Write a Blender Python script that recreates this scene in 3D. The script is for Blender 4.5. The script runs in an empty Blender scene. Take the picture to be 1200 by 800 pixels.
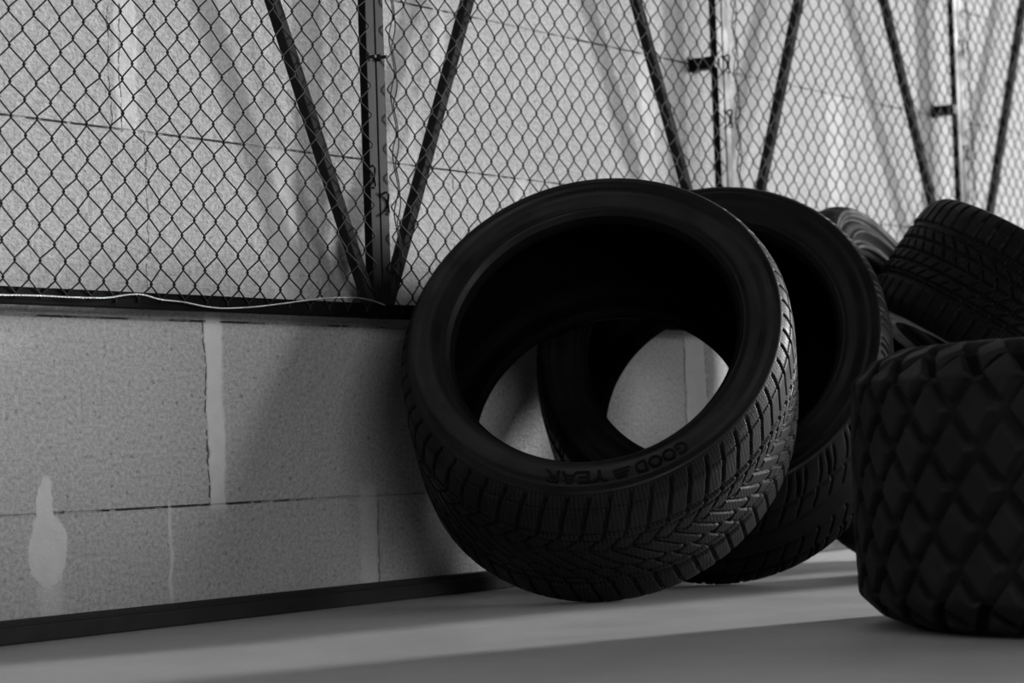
import bpy, bmesh, math, random
import numpy as np
from mathutils import Matrix, Vector

C = bpy.context.scene.collection
random.seed(3); rng = np.random.default_rng(5)

# ------------------------------------------------------------------ helpers
def mesh_np(name, verts, faces, mat, parent=None, uv=None, smooth=True):
    """verts (n,3); faces (m,4) int quads."""
    me = bpy.data.meshes.new(name)
    verts = np.asarray(verts, np.float32); faces = np.asarray(faces, np.int32)
    k = faces.shape[1]
    me.vertices.add(len(verts)); me.vertices.foreach_set('co', verts.ravel())
    me.loops.add(faces.size); me.loops.foreach_set('vertex_index', faces.ravel())
    me.polygons.add(len(faces))
    me.polygons.foreach_set('loop_start', np.arange(0, faces.size, k, dtype=np.int32))
    me.polygons.foreach_set('use_smooth', np.full(len(faces), smooth))
    me.update(calc_edges=True)
    if uv is not None:
        l = me.uv_layers.new(name='UVMap'); l.data.foreach_set('uv', np.asarray(uv, np.float32)[faces.ravel()].ravel())
    me.validate(); me.materials.append(mat)
    o = bpy.data.objects.new(name, me); C.objects.link(o)
    if parent: o.parent = parent
    return o

def obj_bm(name, bm, mat, parent=None, smooth=False):
    bmesh.ops.recalc_face_normals(bm, faces=bm.faces)
    me = bpy.data.meshes.new(name); bm.to_mesh(me); bm.free(); me.materials.append(mat)
    if smooth: me.polygons.foreach_set('use_smooth', [True]*len(me.polygons))
    o = bpy.data.objects.new(name, me); C.objects.link(o)
    if parent: o.parent = parent
    return o

def box(bm, lo, hi, bev=0.0):
    r = bmesh.ops.create_cube(bm, size=1.0)
    vs = r['verts']
    for v in vs:
        v.co = Vector([(lo[i]+hi[i])/2 + v.co[i]*(hi[i]-lo[i]) for i in range(3)])
    if bev:
        es = list({e for v in vs for e in v.link_edges})
        bmesh.ops.bevel(bm, geom=es, offset=bev, segments=2, affect='EDGES', profile=.6)
    return bm

def bar(bm, p, q, w, y0, y1, bev=.0015):
    """rectangular bar in the x-z plane from p to q, w wide, between y0 and y1."""
    p = Vector((p[0], 0, p[1])); q = Vector((q[0], 0, q[1])); d = (q-p).normalized()
    n = Vector((d.z, 0, -d.x))*(w/2)
    vs = []
    for y in (y0, y1):
        for a in (p-n, p+n, q+n, q-n): vs.append(bm.verts.new((a.x, y, a.z)))
    f = [(0,1,2,3),(7,6,5,4),(0,4,5,1),(1,5,6,2),(2,6,7,3),(3,7,4,0)]
    fs = [bm.faces.new([vs[i] for i in k]) for k in f]
    es = list({e for v in vs for e in v.link_edges})
    bmesh.ops.bevel(bm, geom=es, offset=bev, segments=2, affect='EDGES', profile=.6)

def tube(path, rad, sides=6):
    """open tube along a polyline -> (verts, quads)"""
    P = np.asarray(path, float); n = len(P)
    t = np.gradient(P, axis=0); t /= np.linalg.norm(t, axis=1)[:,None]
    ref = np.array([0.,1.,0.]) if abs(t[0][1]) < .9 else np.array([1.,0,0])
    a = np.cross(t, ref); a /= np.linalg.norm(a, axis=1)[:,None]; b = np.cross(t, a)
    ph = np.linspace(0, 2*np.pi, sides, endpoint=False)
    r = np.broadcast_to(np.asarray(rad, float), (n,))
    V = P[:,None,:] + r[:,None,None]*(np.cos(ph)[None,:,None]*a[:,None,:] + np.sin(ph)[None,:,None]*b[:,None,:])
    F = []
    for i in range(n-1):
        for j in range(sides):
            k = (j+1) % sides
            F.append((i*sides+j, i*sides+k, (i+1)*sides+k, (i+1)*sides+j))
    return V.reshape(-1,3), np.array(F)

class Acc:
    def __init__(s): s.v=[]; s.f=[]; s.n=0
    def add(s, vf):
        v,f = vf; s.v.append(v); s.f.append(f+s.n); s.n += len(v)
    def build(s, name, mat, parent=None): return mesh_np(name, np.concatenate(s.v), np.concatenate(s.f), mat, parent)

def thing(name, label, cat, M=None, group=None):
    o = bpy.data.objects.new(name, None); C.objects.link(o); o.empty_display_size = .1
    if M is not None: o.matrix_world = M
    tag(o, label, cat, group); return o
def tag(o, label, cat, group=None):
    o['label'] = label; o['category'] = cat
    if group: o['group'] = group
def struct(o, label):
    o['kind'] = 'structure'; o['label'] = label; o['category'] = label.split()[-1]; return o

# ------------------------------------------------------------------ node helpers
class NT:
    def __init__(s, name):
        s.m = bpy.data.materials.new(name); s.m.use_nodes = True; s.t = s.m.node_tree; s.t.nodes.clear()
        s.out = s.N('ShaderNodeOutputMaterial'); s.b = s.N('ShaderNodeBsdfPrincipled'); s.L(s.b.outputs[0], s.out.inputs[0])
    def N(s, k, **kw):
        n = s.t.nodes.new(k)
        for a,v in kw.items(): setattr(n, a, v)
        return n
    def L(s, a, b): s.t.links.new(a, b)
    def put(s, sock, v):
        if hasattr(v, 'links') or isinstance(v, bpy.types.NodeSocket): s.L(v, sock)
        else: sock.default_value = v
    def m_(s, op, a, b=None, c=None):
        n = s.N('ShaderNodeMath', operation=op); s.put(n.inputs[0], a)
        if b is not None: s.put(n.inputs[1], b)
        if c is not None: s.put(n.inputs[2], c)
        return n.outputs[0]
    def ss(s, v, a, b, lo=0., hi=1.):
        n = s.N('ShaderNodeMapRange', interpolation_type='SMOOTHSTEP')
        s.put(n.inputs[0], v); s.put(n.inputs[1], a); s.put(n.inputs[2], b); s.put(n.inputs[3], lo); s.put(n.inputs[4], hi)
        return n.outputs[0]
    def noise(s, vec, scale, detail=3., rough=.5):
        n = s.N('ShaderNodeTexNoise'); s.L(vec, n.inputs['Vector']); n.inputs['Scale'].default_value = scale
        n.inputs['Detail'].default_value = detail; n.inputs['Roughness'].default_value = rough
        return n.outputs[0]
    def scaled(s, vec, k):
        n = s.N('ShaderNodeVectorMath', operation='MULTIPLY'); s.L(vec, n.inputs[0]); n.inputs[1].default_value = k
        return n.outputs[0]
    def grey(s, v):
        n = s.N('ShaderNodeCombineColor')
        for i in range(3): s.put(n.inputs[i], v)
        return n.outputs[0]
    def bump(s, h, strength, dist, prev=None):
        n = s.N('ShaderNodeBump'); n.inputs['Strength'].default_value = strength; n.inputs['Distance'].default_value = dist
        s.L(h, n.inputs['Height'])
        if prev is not None: s.L(prev, n.inputs['Normal'])
        return n.outputs[0]
    def set(s, col=None, rough=None, spec=None, metal=None, normal=None):
        if col is not None: s.put(s.b.inputs['Base Color'], s.grey(col))
        if rough is not None: s.put(s.b.inputs['Roughness'], rough)
        if spec is not None: s.put(s.b.inputs['Specular IOR Level'], spec)
        if metal is not None: s.put(s.b.inputs['Metallic'], metal)
        if normal is not None: s.L(normal, s.b.inputs['Normal'])
        return s.m

def mat_wall():
    n = NT('aerated_concrete_block')
    P = n.N('ShaderNodeTexCoord').outputs['Object']
    sep = n.N('ShaderNodeSeparateXYZ'); n.L(P, sep.inputs[0]); X, Z = sep.outputs[0], sep.outputs[2]
    wob = n.noise(P, 14., 3.); wob2 = n.noise(P, 90., 3.)
    jx = n.m_('MULTIPLY', n.m_('SUBTRACT', wob, .5), .022)
    jf = n.m_('MULTIPLY', n.m_('SUBTRACT', wob2, .5), .010)
    x = n.m_('ADD', n.m_('ADD', X, jx), jf)
    # mortar smears / plaster patches: (x0, x1, z0, z1, edge, strength)
    patches = [(2.454,2.488,.150,.420,.004,1.0),(2.290,2.333,.655,1.3,.004,.8),(3.714,3.788,-.1,.42,.004,.95),
               (2.371,2.378,.034,.162,.003,.9),(2.778,2.818,.0,.175,.006,.55),(2.99,3.022,.80,1.3,.006,.6),
               (3.585,3.640,.42,.90,.006,.8),(2.600,2.650,.42,.655,.01,.55),(4.29,4.36,.42,.91,.006,.6),
               (4.80,4.86,.42,1.3,.01,.6),(2.135,2.172,.0,.07,.010,.55),(3.20,3.235,.50,.66,.006,.5),(2.92,2.94,.66,1.2,.006,.45)]
    zz = n.m_('ADD', Z, n.m_('MULTIPLY', n.m_('SUBTRACT', wob, .5), .02))
    tot = None
    for x0,x1,z0,z1,e,k in patches:
        a = n.m_('MULTIPLY', n.ss(x, x0-e, x0+e), n.ss(x, x1-e, x1+e, 1., 0.))
        b = n.m_('MULTIPLY', n.ss(zz, z0-.012, z0+.012), n.ss(zz, z1-.008, z1+.008, 1., 0.))
        v = n.m_('MULTIPLY', n.m_('MULTIPLY', a, b), k)
        tot = v if tot is None else n.m_('MAXIMUM', tot, v)
    # ragged plaster blot
    jr = n.m_('MULTIPLY', n.m_('SUBTRACT', n.noise(P, 32., 4., .65), .5), 1.1)
    for cx, cz, ax, az, k in ((2.150,.140,.017,.066,.95),(2.150,.110,.033,.050,.95)):
        ex = n.m_('DIVIDE', n.m_('SUBTRACT', x, cx), ax); ez = n.m_('DIVIDE', n.m_('SUBTRACT', Z, cz), az)
        q = n.m_('ADD', n.m_('ADD', n.m_('MULTIPLY', ex, ex), n.m_('MULTIPLY', ez, ez)), jr)
        tot = n.m_('MAXIMUM', tot, n.ss(q, .8, 1.1, k, 0.))
    smear = tot
    # bed joints every 0.25 m
    fr = n.m_('FRACT', n.m_('DIVIDE', n.m_('SUBTRACT', n.m_('ADD', Z, n.m_('MULTIPLY', jf, .12)), .1564-.125-2.5), .25))
    dz = n.m_('MULTIPLY', n.m_('ABSOLUTE', n.m_('SUBTRACT', fr, .5)), .25)
    gate = n.ss(n.noise(n.scaled(P, (1,1,.2)), 7.5, 4., .6), .42, .52)
    gate2 = n.ss(n.noise(P, 60., 2.), .30, .45)
    line = n.m_('MULTIPLY', n.ss(dz, .0006, .0016, 1., 0.), n.m_('MULTIPLY', gate, gate2))
    faint = n.m_('MULTIPLY', n.ss(dz, .0006, .0022, 1., 0.), .22)
    crack = n.m_('MULTIPLY', n.m_('MAXIMUM', line, faint), n.m_('SUBTRACT', 1., smear))
    # thin vertical seams
    for xs, z0, z1, k in [(2.452,.16,.405,.75),(3.713,.0,.405,.8),(3.787,.0,.405,.8),(2.281,.656,1.3,.45),(2.302,.656,1.3,.55),(2.345,.41,.655,.35),(2.822,.0,.155,.45),(3.03,.41,.656,.3),(3.30,.66,.9,.25)]:
        d = n.m_('ABSOLUTE', n.m_('SUBTRACT', n.m_('ADD', x, 0.), xs))
        v = n.m_('MULTIPLY', n.ss(d, .0006, .002, k, 0.), n.m_('MULTIPLY', n.ss(Z, z0-.004, z0), n.ss(Z, z1, z1+.004, 1., 0.)))
        crack = n.m_('MAXIMUM', crack, n.m_('MULTIPLY', v, n.ss(wob2, .38, .55)))
    cloud = n.noise(P, 2.2, 4.); mott = n.noise(n.scaled(P, (.8,1,1)), 175., 4., .7); pits = n.noise(P, 110., 2., .4)
    base = n.m_('ADD', .43, n.m_('MULTIPLY', n.m_('SUBTRACT', cloud, .5), .16))
    base = n.m_('ADD', base, n.m_('MULTIPLY', n.m_('SUBTRACT', mott, .5), .62))
    base = n.m_('MULTIPLY', base, n.ss(pits, .28, .35, .62, 1.))
    sm_col = n.m_('ADD', .56, n.m_('MULTIPLY', n.m_('SUBTRACT', n.noise(P, 40., 3.), .5), .14))
    mix = n.m_('ADD', n.m_('MULTIPLY', base, n.m_('SUBTRACT', 1., smear)), n.m_('MULTIPLY', sm_col, smear))
    mix = n.m_('MULTIPLY', mix, n.m_('SUBTRACT', 1., n.m_('MULTIPLY', crack, .86)))
    h = n.m_('MULTIPLY', n.m_('ADD', mott, n.m_('MULTIPLY', n.noise(n.scaled(P, (.35,1,1)), 130., 3.), .8)), n.m_('SUBTRACT', 1., n.m_('MULTIPLY', smear, .6)))
    h = n.m_('ADD', h, n.m_('MULTIPLY', smear, .9)); h = n.m_('SUBTRACT', h, n.m_('MULTIPLY', crack, 2.))
    return n.set(mix, .95, .15, normal=n.bump(h, 1., .0042))

def mat_floor():
    n = NT('worn_concrete_floor'); P = n.N('ShaderNodeTexCoord').outputs['Object']
    c = n.m_('ADD', .38, n.m_('MULTIPLY', n.m_('SUBTRACT', n.noise(P, 3.5, 5., .6), .5), .14))
    c = n.m_('ADD', c, n.m_('MULTIPLY', n.m_('SUBTRACT', n.noise(P, 45., 4.), .5), .07))
    r = n.ss(n.noise(P, 6., 4.), .3, .7, .46, .62)
    return n.set(c, r, .4, normal=n.bump(n.noise(P, 120., 4.), .12, .002))

def mat_rubber(name, col=.012, rough=.5, sipes=None, dust=0., fine=900., spec=.3, band=None):
    n = NT(name); tc = n.N('ShaderNodeTexCoord'); P = tc.outputs['Object']
    c = n.m_('ADD', col, n.m_('MULTIPLY', n.ss(n.noise(P, 9., 5., .65), .42, .72), col*.9))
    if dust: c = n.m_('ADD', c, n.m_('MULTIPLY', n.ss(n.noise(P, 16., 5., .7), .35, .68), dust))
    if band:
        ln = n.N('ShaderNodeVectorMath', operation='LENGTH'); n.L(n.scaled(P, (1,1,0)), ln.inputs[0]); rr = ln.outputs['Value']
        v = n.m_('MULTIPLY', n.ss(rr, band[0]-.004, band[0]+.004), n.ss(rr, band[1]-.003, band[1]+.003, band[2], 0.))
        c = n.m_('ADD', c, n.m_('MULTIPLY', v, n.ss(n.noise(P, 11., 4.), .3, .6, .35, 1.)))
    r = n.ss(n.noise(P, 20., 4.), .3, .7, rough-.08, rough+.1)
    nm = n.bump(n.noise(P, fine, 2.), .15, .0006)
    if sipes:
        sep = n.N('ShaderNodeSeparateXYZ'); n.L(tc.outputs['UV'], sep.inputs[0]); U, V = sep.outputs[0], sep.outputs[1]
        tri = n.m_('PINGPONG', n.m_('MULTIPLY', V, sipes[1]), .5)
        ph = n.m_('FRACT', n.m_('ADD', n.m_('MULTIPLY', U, sipes[0]), n.m_('MULTIPLY', tri, sipes[2])))
        d = n.m_('ABSOLUTE', n.m_('SUBTRACT', ph, .5))
        s = n.ss(d, .08, .2)
        nm = n.bump(s, .8, .0014, nm)
        c = n.m_('MULTIPLY', c, n.ss(d, .08, .2, .35, 1.))
    return n.set(c, r, spec, normal=nm)

def mat_paint(name, col, rough, metal=0., spec=.5):
    n = NT(name); P = n.N('ShaderNodeTexCoord').outputs['Object']
    c = n.m_('ADD', col, n.m_('MULTIPLY', n.m_('SUBTRACT', n.noise(P, 30., 4.), .5), col*.5))
    return n.set(c, n.ss(n.noise(P, 25., 3.), .3, .7, rough-.06, rough+.06), spec, metal, normal=n.bump(n.noise(P, 200., 3.), .1, .001))

M_WALL = mat_wall(); M_FLOOR = mat_floor()
M_FRAME = mat_paint('dark_painted_steel', .009, .33, spec=.015)
M_BRACE = mat_paint('black_painted_steel', .018, .8, spec=.03)
M_RAIL = mat_paint('blackened_rail_steel', .0025, .75, spec=.05)
M_WIRE = mat_paint('blackened_wire', .007, .6, spec=.15)
M_LOOSE = mat_paint('bright_tin_wire', .7, .35, .8)
M_SKIRT = mat_paint('grimy_skirting', .016, .75, spec=.25)
M_BOLT = mat_paint('bolt_steel', .03, .6, spec=.08)
M_SIDE = mat_rubber('sidewall_rubber', .0035, .45, spec=.22)
M_TREAD = mat_rubber('winter_tread_rubber', .0115, .52, spec=.10, sipes=(5., 260., .9))
M_TREAD2 = mat_rubber('road_tread_rubber', .0022, .55, spec=.1)
M_TREAD4 = mat_rubber('block_tread_rubber', .005, .55, spec=.13, sipes=(4., 200., .9))
M_LUG = mat_rubber('lug_tread_rubber', .010, .65, spec=.15)
M_INNER = mat_rubber('inner_liner_rubber', .0015, .8, spec=.08)
M_LETTER = mat_rubber('letter_rubber', .002, .4, spec=.2)
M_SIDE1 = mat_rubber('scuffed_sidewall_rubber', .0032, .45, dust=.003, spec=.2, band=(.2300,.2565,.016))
M_DUSTY = mat_rubber('dusty_sidewall_rubber', .0025, .6, dust=.0055, spec=.04)

# ------------------------------------------------------------------ room shell
def shell(name, lo, hi, mat, label):
    bm = bmesh.new(); box(bm, lo, hi); return struct(obj_bm(name, bm, mat), label)
shell('wall_back', (-3., 0., -.1), (11., .2, 3.2), M_WALL, 'pale aerated concrete block wall')
shell('floor', (-3., -8., -.1), (11., 0., 0.), M_FLOOR, 'smooth grey concrete floor')
bm = bmesh.new(); box(bm, (-3., -.030, 0.), (11., 0., .022), .003)
box(bm, (-3., -.024, .020), (11., 0., .0285), .002)
struct(obj_bm('baseboard_back', bm, M_SKIRT), 'dark grimy strip along the wall baseboard')

# ------------------------------------------------------------------ fence panels
Y0, Y1, YM = -.050, -.036, -.0535      # frame front, frame back, mesh plane
PITCH = 1.02; SEAM0 = 2.7843; ZB, ZT = .437, 1.45
PX, PZ = .0428, .0439; NX0, NZ0 = 2.0577, .7776   # chain link columns
def zig(k, z0, z1, j):
    """one vertical zigzag wire between columns k and k+1 (half pitch apart)"""
    pts = []; hx, hz = PX/2, PZ/2
    r0 = math.ceil((z0-NZ0)/hz); r1 = math.floor((z1-NZ0)/hz)
    for r in range(r0, r1+1):
        col = k if (r+k) % 2 == 0 else k+1
        s = 1 if col == k+1 else -1
        x = NX0 + col*hx - s*.0002; z = NZ0 + r*hz; y = YM + (s if k % 2 else -s)*.0011
        jx, jz = j(col, r)
        pts += [(x+jx, y, z+jz-.0026), (x+s*.0011+jx, y-.0008*s, z+jz), (x+jx, y, z+jz+.0026)]
    return pts
JIT = {}
def jit(col, r):
    if (col, r) not in JIT: JIT[col, r] = (random.gauss(0, .0006), random.gauss(0, .0006))
    return JIT[col, r]

def fence_panel(i, label, x0, x1, hardware):
    t = thing('fence_panel', label, 'fence', Matrix.Translation((x0, 0, 0)), 'wire mesh fence panels along the wall')
    inv = Matrix.Translation((-x0, 0, 0))
    def fin(o): o.data.transform(inv); return o
    w = .0205
    for xa in (x0+.001+w/2, x1-.001-w/2):
        bm = bmesh.new(); bar(bm, (xa, ZB-.022), (xa, ZT), w, Y0, Y1); fin(obj_bm('post', bm, M_FRAME, t))
    for z0, z1, nm in ((ZB-.021, ZB, 'bottom_rail'), (ZT, ZT+.021, 'top_rail')):
        bm = bmesh.new(); bar(bm, (x0+.001, (z0+z1)/2), (x1-.001, (z0+z1)/2), z1-z0, Y0-.001, Y1+.002); fin(obj_bm(nm, bm, M_RAIL, t))
    xm = (x0+x1)/2
    for s, xa in ((1, x0+.019), (-1, x1-.019)):
        bm = bmesh.new(); bar(bm, (xa, ZB-.004), (xm - s*.014, ZT), .0165, Y0+.001, Y1+.003); fin(obj_bm('brace', bm, M_BRACE, t))
    a = Acc(); k0 = math.ceil((x0+.012-NX0)/(PX/2)); k1 = math.floor((x1-.012-NX0)/(PX/2))
    for k in range(k0, k1): a.add(tube(zig(k, ZB-.023, ZT+.01, jit), .00118, 5))
    fin(a.build('chain_link_mesh', M_WIRE, t))
    for kind, data in hardware:
        if kind == 'bolt':
            x, z = data; bm = bmesh.new()
            bmesh.ops.create_cone(bm, cap_ends=True, segments=6, radius1=.0055, radius2=.0055, depth=.006, matrix=Matrix.Translation((x, Y0-.003, z)) @ Matrix.Rotation(math.pi/2, 4, 'X'))
            bmesh.ops.create_cone(bm, cap_ends=True, segments=10, radius1=.003, radius2=.0025, depth=.012, matrix=Matrix.Translation((x, Y0-.009, z)) @ Matrix.Rotation(math.pi/2, 4, 'X'))
            fin(obj_bm('bolt', bm, M_BOLT, t))
        if kind == 'bracket':
            x, z = data; bm = bmesh.new(); box(bm, (x-.019, -.050, z-.011), (x+.004, -.001, z+.011), .002)
            box(bm, (x-.026, -.0035, z-.014), (x+.008, 0., z+.014), .001)
            fin(obj_bm('wall_bracket', bm, M_FRAME, t))
        if kind == 'tie':
            x, z, sx = data; th = np.linspace(-.6, 4.6, 24)
            p = np.stack([x+sx*.007*np.sin(th)*1.2, Y0-.004-.003*np.cos(th*2), z-.011*np.cos(th)+.003*th], 1)
            a = Acc(); a.add(tube(p, .0017, 6)); fin(a.build('tie_wire', M_WIRE, t))
        if kind == 'selvage':
            x, za, zb = data; zs = np.arange(za, zb, .002)
            a = Acc()
            for sg in (1, -1):
                amp = .0045*np.abs(np.sin((zs-za)/.0439*np.pi))**1.0 * np.where(np.floor((zs-za)/.0439) % 2 == 0, 1, .45*sg)
                p = np.stack([x + sg*amp*np.where(np.floor((zs-za)/.0439) % 2 == 0, 1, 1) - .004*np.cos((zs-za)/.0878*2*np.pi), np.full_like(zs, YM-.0015*sg), zs], 1)
                a.add(tube(p, .0010, 5))
            fin(a.build('frayed_mesh_edge', M_WIRE, t))
    return t

xs = [SEAM0 + PITCH*k for k in range(-1, 4)]
fence_panel(0, 'leftmost wire mesh fence panel, above the bare block wall', xs[0], xs[1], [('bolt', (2.7655, .7985)), ('tie', (2.7640, .617, 1))])
fence_panel(1, 'wire mesh fence panel rising behind the big front tyre', xs[1], xs[2], [('bolt', (2.7925, .8010)), ('tie', (2.7940, .580, 1)), ('selvage', (2.8215, .47, 1.1)), ('bracket', (3.790, .905))])
fence_panel(2, 'wire mesh fence panel above the two rear tyres, second from the right', xs[2], xs[3], [('tie', (3.814, .90, 1)), ('tie', (3.816, .80, 1)), ('bracket', (4.802, .916)), ('selvage', (3.845, .62, 1.1))])
fence_panel(3, 'wire mesh fence panel at the right edge, beyond the last double post', xs[3], xs[4], [('tie', (4.834, 1.05, 1)), ('tie', (4.834, .82, 1)), ('selvage', (4.865, .62, 1.25))])

# loose bright wire along the bottom rail
LW = [(2.0239,.425),(2.091,.4262),(2.1445,.4258),(2.2087,.4267),(2.2426,.4322),(2.2739,.4343),(2.2974,.4284),(2.3213,.4269),(2.3456,.4265),(2.3668,.4238),(2.3916,.4211),(2.4167,.4195),(2.4457,.4204),(2.4892,.4233),(2.5428,.429),(2.5701,.4322),(2.6165,.4378),(2.6638,.4417),(2.7161,.4434),(2.7514,.4401),(2.7811,.4335)]
LW = [(1.75,.430),(1.85,.424),(1.95,.4245)] + LW
L_ = np.array(LW); s = np.concatenate([[0], np.cumsum(np.hypot(*np.diff(L_, axis=0).T))]); q = np.linspace(0, s[-1], 320)
sm = lambda v: np.convolve(np.pad(v, 4, mode='edge'), np.ones(9)/9, 'valid')
wx, wz = sm(np.interp(q, s, L_[:,0])), sm(np.interp(q, s, L_[:,1]))
a = Acc()
for sg in (0, np.pi):
    ph = q/.012*2*np.pi + sg
    a.add(tube(np.stack([wx, -.0585+.0009*np.cos(ph), wz+.0009*np.sin(ph)], 1), .00048, 5))
o = a.build('loose_wire', M_LOOSE); tag(o, 'thin bright twisted wire straggling along the fence bottom rail', 'wire')

# ------------------------------------------------------------------ tyres
def sstep(x, a, b):
    t = np.clip((x-a)/(b-a), 0, 1); return t*t*(3-2*t)
def groove(d, w, soft=.0012): return 1-sstep(np.abs(d), w/2, w/2+soft)
def fcd(u): return np.abs(u-np.round(u))          # distance to nearest whole pitch

def dense(pts, step):
    """resample a polyline (z, r) with rounding; returns points about step apart"""
    P = np.array(pts, float); s = np.concatenate([[0], np.cumsum(np.hypot(*np.diff(P, axis=0).T))])
    q = np.linspace(0, s[-1], max(8, int(s[-1]/.0008))); Q = np.stack([np.interp(q, s, P[:,i]) for i in (0,1)], 1)
    for _ in range(3):
        k = 7; pad = np.concatenate([np.repeat(Q[:1],k//2,0), Q, np.repeat(Q[-1:],k//2,0)])
        S = np.stack([np.convolve(pad[:,i], np.ones(k)/k, 'valid') for i in (0,1)], 1); S[0]=Q[0]; S[-1]=Q[-1]; Q = S
    s = np.concatenate([[0], np.cumsum(np.hypot(*np.diff(Q, axis=0).T))]); m = max(2, int(s[-1]/step))
    q = np.linspace(0, s[-1], m+1); return np.stack([np.interp(q, s, Q[:,i]) for i in (0,1)], 1), q

def revolve(name, prof, nu, ov, mat, parent, depth=None, npitch=60, svals=None):
    """prof (m,2) of (z, r); depth(u, s)-> inward displacement along the profile normal"""
    m = len(prof); th = np.linspace(0, 2*np.pi, nu, endpoint=False)
    t = np.gradient(prof, axis=0); t /= np.linalg.norm(t, axis=1)[:,None]
    nz, nr = -t[:,1], t[:,0]
    U, S = np.meshgrid(th/(2*np.pi)*npitch, svals if svals is not None else np.arange(m), indexing='ij')
    D = depth(U, S) if depth is not None else np.zeros_like(U)
    z = prof[None,:,0] - D*nz[None,:]; r = prof[None,:,1] - D*nr[None,:]
    k = 1 + ov[0]*np.cos(2*th) + ov[1]*np.sin(2*th)
    V = np.stack([r*(np.cos(th)*k)[:,None], r*(np.sin(th)*k)[:,None], z], 2).reshape(-1,3)
    i = np.arange(nu)[:,None]; j = np.arange(m-1)[None,:]; i2 = (i+1) % nu
    F = np.stack([i*m+j, i2*m+j, i2*m+j+1, i*m+j+1], 2).reshape(-1,4)
    uv = np.stack([U, S], 2).reshape(-1,2)
    return mesh_np(name, V, F, mat, parent, uv)

def tyre(name, label, Cn, axis_az, axis_el, R, W, rb, wb, ov, depth, npitch, mats, step=.003, nu=720, cat='tyre', ridges=None, group=None, rib=0., k=None):
    a = Vector((math.cos(axis_el)*math.cos(axis_az), math.cos(axis_el)*math.sin(axis_az), math.sin(axis_el)))
    e1 = Vector((0,0,1)).cross(a)
    e1 = Vector((1,0,0)) if e1.length < 1e-6 else e1.normalized()
    e2 = a.cross(e1)
    M = Matrix(((e1.x,e2.x,a.x,Cn[0]),(e1.y,e2.y,a.y,Cn[1]),(e1.z,e2.z,a.z,Cn[2]),(0,0,0,1)))
    t = thing(name, label, cat, M, group)
    h = W/2
    tread = [(-.985*h,.938*R),(-.92*h,.962*R),(-.80*h,.986*R),(-.5*h,.999*R),(0,R),(.5*h,.999*R),(.80*h,.986*R),(.92*h,.962*R),(.985*h,.938*R)]
    if k:
        tread = [(.5*W, k*R),(.455*W, ((1+k)/2+.012)*R),(.38*W,.993*R),(.2*W,R)]
        tread = [(-z, r) for z, r in tread] + tread[::-1]
    er = tread[0][1]
    P, s = dense(tread, step); s = s - s[-1]/2
    lo, hi = s[0], s[-1]
    def dep(U, S): 
        edge = np.minimum(S-lo, hi-S)
        return depth(U, S)*sstep(edge, .0, .012)
    revolve('tread', P, nu, ov, mats[0], t, dep, npitch, s)
    # sidewall: rim protector lip, moulded ridges
    g = rb + (er-rb)*np.array([0,.06,.14,.22,.30,.45,.62,.72,.76,.80,.86,.92,1.])
    zz = np.array([wb-.004, wb+.001, wb+.0065, wb+.0035, h*.97, h*.995, h*.985, h*.985, h*1.012, h*1.012, h*.99, h*1.0, h*.985])
    for sg in (1, -1):
        side = np.stack([zz*sg, g], 1)
        if sg < 0: side = side
        else: side = side[::-1]
        Q, q = dense(side, .0016)
        rr = np.abs(Q[:,1])
        f = (er-rb)
        for (c_, w_, d_) in (ridges or [(.90,.004,.0008),(.95,.004,.0008),(.10,.003,.0006)]):
            Q[:,0] += sg*d_*np.exp(-((rr-(rb+c_*f))/(w_*.5))**2)
        fine = (lambda U, S: .00012*(.5+.5*np.cos(U*2*np.pi))*np.ones_like(S)) if rib else None
        revolve('sidewall', Q, nu if rib else 360, ov, mats[1], t, fine, 240)
        bead = np.array([(wb-.004, rb),(wb-.012, rb-.006),(wb-.020, rb-.005),(wb-.024, rb+.004)])
        bead[:,0] *= sg
        Q, q = dense(bead if sg > 0 else bead[::-1], .0015); revolve('bead', Q, 360, ov, mats[2], t)
    T = .013
    liner = np.array([(wb-.024, rb+.004),(h-T, rb+.5*(R-rb)),(h-T-.002,.92*R-T*.5),(.78*h,R-T*1.5),(0,R-T*1.3)])
    liner = np.concatenate([liner, liner[::-1][1:]*np.array([-1,1])])
    Q, q = dense(liner, .004); revolve('inner_liner', Q, 240, ov, mats[2], t)
    return t, e1, e2, a

# tread patterns -------------------------------------------------------------
def winter(L, depth, c1=.060, c2=.022):
    def f(U, S):
        A = np.abs(S); g = np.zeros_like(U)
        g = np.maximum(g, groove(A-c1, .0075)); g = np.maximum(g, groove(A-c2-.003*np.sin(2*np.pi*U), .0035))
        sh = (A > c1)*(1-sstep(A, .148, .158))
        u0 = U - .35*(A-c1)/.06 - .25*((A-c1)/.1)**2
        g = np.maximum(g, groove(fcd(u0)*L, .0045)*sh)
        g = np.maximum(g, .45*groove(A-.112, .0016, .001)*sh)
        mid = (A > c2)*(A < c1)
        u1 = U - 1.15*(A-c2)/(c1-c2)
        g = np.maximum(g, groove(fcd(u1)*L, .0038)*mid)
        g = np.maximum(g, .8*groove(A-(c1+c2)/2-.004, .0022)*mid)
        ce = A < c2
        u2 = U + 1.6*S/(2*c2)
        g = np.maximum(g, groove(fcd(u2)*L, .0034)*ce)
        return g*depth
    return f
def ribbed(L, depth, lines=(.027, .075), slant=.6, w=.008):
    def f(U, S):
        A = np.abs(S); g = np.zeros_like(U)
        for c_ in lines: g = np.maximum(g, groove(A-c_, w))
        u0 = U - slant*S/.05
        g = np.maximum(g, .75*groove(fcd(u0)*L, .0022)*(A > lines[0])*(1-sstep(A, .135, .145)))
        g = np.maximum(g, groove(fcd(U*.5-.2*S/.05)*2*L, .004)*(A > lines[-1])*(1-sstep(A, .14, .15)))
        return g*depth
    return f
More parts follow.
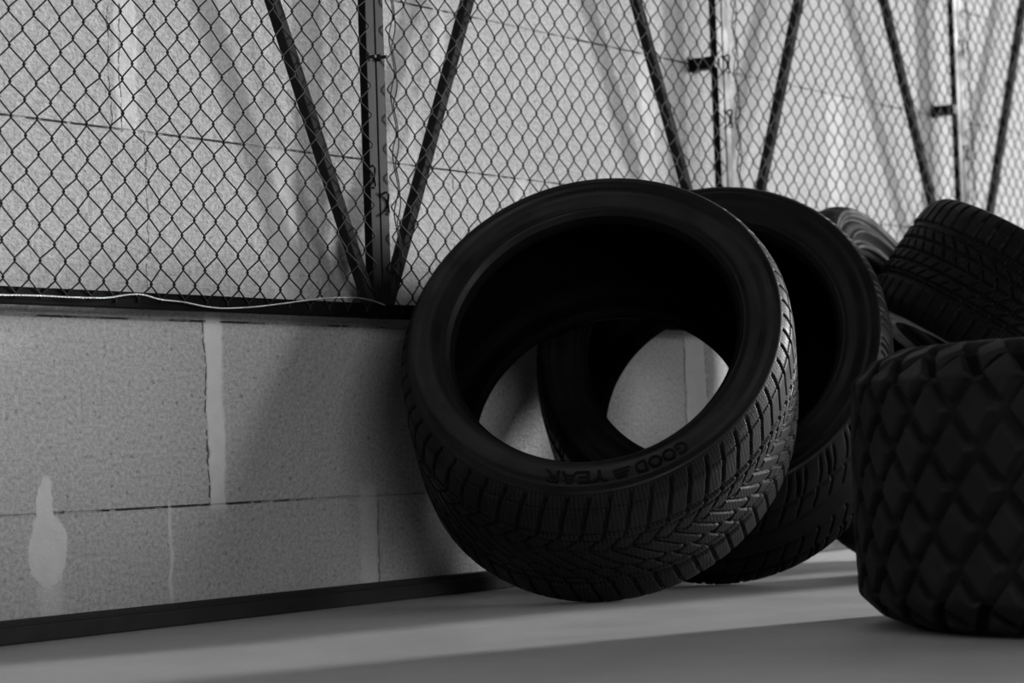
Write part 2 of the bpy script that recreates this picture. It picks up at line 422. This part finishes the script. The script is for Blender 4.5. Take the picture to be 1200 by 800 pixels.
def blocks(L, depth, c1=.058):
    def f(U, S):
        A = np.abs(S); g = np.zeros_like(U)
        g = np.maximum(g, groove(A-c1, .0085)); 
        sh = (A > c1)*(1-sstep(A, .145, .155))
        g = np.maximum(g, groove(fcd(U - .2*(A-c1)/.06)*L, .0055)*sh)
        ce = A < c1
        u1 = U - 1.6*(A/c1)**1.3
        g = np.maximum(g, groove(fcd(u1)*L, .0036)*ce)
        for c_ in (.0, .021, .040): g = np.maximum(g, .85*groove(A-c_, .0034)*ce)
        return g*depth
    return f
def argyle(L, depth, h=.058, w=.0125):
    def f(U, S):
        k = math.cos(math.atan2(L, h))*0+ (L*h/math.hypot(L, h))
        wob = .03*np.sin(2*np.pi*(U*2))
        d1 = fcd(U+S/h+.5)*k; d2 = fcd(U-S/h+.5)*k
        g = np.maximum(groove(d1, w, .006), groove(d2, w, .006))
        return g*depth
    return f

N1 = 62; R1 = .289
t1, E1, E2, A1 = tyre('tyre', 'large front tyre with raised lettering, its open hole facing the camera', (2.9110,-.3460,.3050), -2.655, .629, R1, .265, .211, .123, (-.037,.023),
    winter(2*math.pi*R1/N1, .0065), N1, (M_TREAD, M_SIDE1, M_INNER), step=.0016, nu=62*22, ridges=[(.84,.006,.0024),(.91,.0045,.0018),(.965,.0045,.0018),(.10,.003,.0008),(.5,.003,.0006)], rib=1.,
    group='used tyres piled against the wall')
N2 = 64
tyre('tyre', 'second tyre, leaning directly behind the large front tyre', (3.268,-.3285,.3122), -2.708, .577, .2905, .256, .207, .117, (-.056,.007),
    ribbed(2*math.pi*.2905/N2, .006), N2, (M_TREAD2, M_SIDE, M_INNER), step=.0026, nu=64*14, group='used tyres piled against the wall')
N3 = 60
tyre('tyre', 'dusty grey tyre propped on the wall, only its upper curve showing', (3.820,-.3030,.3130), -1.429, .445, .301, .246, .206, .112, (-.006,.001),
    ribbed(2*math.pi*.301/N3, .005), N3, (M_TREAD2, M_DUSTY, M_INNER), step=.003, nu=60*12, ridges=[(.93,.006,.0025),(.70,.010,-.0045),(.36,.008,.0050),(.18,.012,-.0065),(.02,.010,.004)], group='used tyres piled against the wall')
N4 = 58
tyre('tyre', 'block-treaded tyre tilted high at the right, tread towards the camera', (3.771,-.627,.380), -4.123, -.939, .258, .215, .180, .099, (0,0),
    blocks(2*math.pi*.258/N4, .0055, .050), N4, (M_TREAD4, M_SIDE, M_INNER), step=.002, nu=58*20, group='used tyres piled against the wall')
N5 = 32
tyre('tyre', 'blurred foreground tyre lying flat, with chunky diamond lugs', (2.680,-1.236,.1595), 0., math.pi/2, .335, .318, .20, .140, (0,0),
    argyle(2*math.pi*.335/N5, .012, .085, .008), N5, (M_LUG, M_SIDE, M_INNER), step=.0026, nu=32*30, k=.815)

# small block that carries the tilted tyre
bm = bmesh.new(); box(bm, (-.10, -.075, 0.), (.10, .075, .151), .006)
o = obj_bm('concrete_block', bm, M_WALL); o.matrix_world = Matrix.Translation((3.87, -.765, 0.)) @ Matrix.Rotation(.5, 4, 'Z')
tag(o, 'small loose concrete block on the floor propping up the tilted tyre', 'block')

# raised lettering on the front tyre's sidewall
def lettering(text, t, ov, th0, th1, r0, r1, z, mat, height=.0011):
    cu = bpy.data.curves.new('lettering', 'FONT'); cu.body = text; cu.size = 1.; cu.extrude = .05; cu.offset = .012; cu.resolution_u = 3
    tmp = bpy.data.objects.new('lettering', cu); C.objects.link(tmp)
    dg = bpy.context.evaluated_depsgraph_get(); me = bpy.data.meshes.new_from_object(tmp.evaluated_get(dg))
    bpy.data.objects.remove(tmp); bpy.data.curves.remove(cu)
    bm = bmesh.new(); bm.from_mesh(me)
    bmesh.ops.subdivide_edges(bm, edges=[e for e in bm.edges if e.calc_length() > .15], cuts=3)
    X = [v.co.x for v in bm.verts]; Y = [v.co.y for v in bm.verts]; x0, x1, y0, y1 = min(X), max(X), min(Y), max(Y)
    for v in bm.verts:
        th = math.radians(th0 + (th1-th0)*(v.co.x-x0)/(x1-x0)); r = r0 + (r1-r0)*(v.co.y-y0)/(y1-y0)
        k = 1 + ov[0]*math.cos(2*th) + ov[1]*math.sin(2*th)
        v.co = Vector((r*k*math.cos(th), r*k*math.sin(th), z + (height if v.co.z > 0 else -.003)))
    bm.to_mesh(me); bm.free(); me.materials.clear(); me.materials.append(mat)
    o = bpy.data.objects.new('lettering', me); C.objects.link(o); o.parent = t; return o
lettering('GOOD', t1, (-.037,.023), 302.5, 284.5, .2345, .2530, .1313, M_LETTER)
lettering('YEAR', t1, (-.037,.023), 276.0, 256.5, .2345, .2530, .1313, M_LETTER)
# small winged mark between the two words
bm = bmesh.new()
for k, (ra, rb_, tha, thb) in enumerate([(.2375,.2405,283.2,277.6),(.2425,.2450,282.6,277.9),(.2470,.2495,281.8,278.4)]):
    V = []
    for zc in (.1285, .1325):
        for th, rr in ((tha, ra),(thb, ra+.001),(thb, rb_+.002),(tha, rb_)):
            th = math.radians(th); kk = 1-.037*math.cos(2*th)+.023*math.sin(2*th); V.append(bm.verts.new((rr*kk*math.cos(th), rr*kk*math.sin(th), zc)))
    for f in [(3,2,1,0),(4,5,6,7),(0,1,5,4),(1,2,6,5),(2,3,7,6),(3,0,4,7)]: bm.faces.new([V[i] for i in f])
obj_bm('emblem', bm, M_LETTER, t1)

# ------------------------------------------------------------------ light
def area(name, loc, target, sx, sy, power):
    l = bpy.data.lights.new(name, 'AREA'); l.shape = 'RECTANGLE'; l.size = sx; l.size_y = sy; l.energy = power
    o = bpy.data.objects.new(name, l); C.objects.link(o); o.location = loc
    o.rotation_euler = (Vector(target)-Vector(loc)).to_track_quat('-Z', 'Y').to_euler(); return o
area('doorway_daylight', (13.0, -4.5, 2.7), (3., -.3, .3), .8, 1.7, 1950)
area('window_daylight', (9.4, -7.4, 1.9), (3., 0, .4), 8.5, 2.0, 740)
area('front_fill', (-2.0, -7.0, 2.2), (3., 0, .4), 4.0, 2.0, 165)  # dim fill lamp, added to lift the shaded wall; no such window known

w = bpy.data.worlds.new('world'); bpy.context.scene.world = w; w.use_nodes = True
w.node_tree.nodes['Background'].inputs[0].default_value = (1,1,1,1); w.node_tree.nodes['Background'].inputs[1].default_value = .035

# ------------------------------------------------------------------ camera
cam = bpy.data.cameras.new('camera'); co = bpy.data.objects.new('camera', cam); C.objects.link(co)
fpx = 2833.; up, vx, vy, H, D = .03310790790580289, 2602.9332680464145, 458.270719605527, .2199468731076013, 2.2425770032543517
tl = math.atan(((vx-600)*math.sin(up)+(vy-400)*math.cos(up))/fpx)
uv_ = Vector((-math.sin(up)*math.cos(tl), -math.cos(up)*math.cos(tl), math.sin(tl)))
d_ = Vector((vx-600, vy-400, fpx)).normalized(); n_ = uv_.cross(d_)
if n_.z < 0: n_ = -n_
R = [d_, n_, uv_]
rt = Vector([r[0] for r in R]); dn = Vector([r[1] for r in R]); fw = Vector([r[2] for r in R])
co.matrix_world = Matrix(((rt.x,-dn.x,-fw.x,0),(rt.y,-dn.y,-fw.y,-D),(rt.z,-dn.z,-fw.z,H),(0,0,0,1)))
cam.sensor_width = 36; cam.lens = fpx*36/1200; cam.clip_start = .05
cam.dof.use_dof = True; cam.dof.focus_distance = 3.25; cam.dof.aperture_fstop = 6.0
sc = bpy.context.scene; sc.camera = co
sc.view_settings.view_transform = 'Standard'; sc.view_settings.look = 'None'; sc.view_settings.exposure = 0; sc.view_settings.gamma = 1
sc.view_settings.use_curve_mapping = False
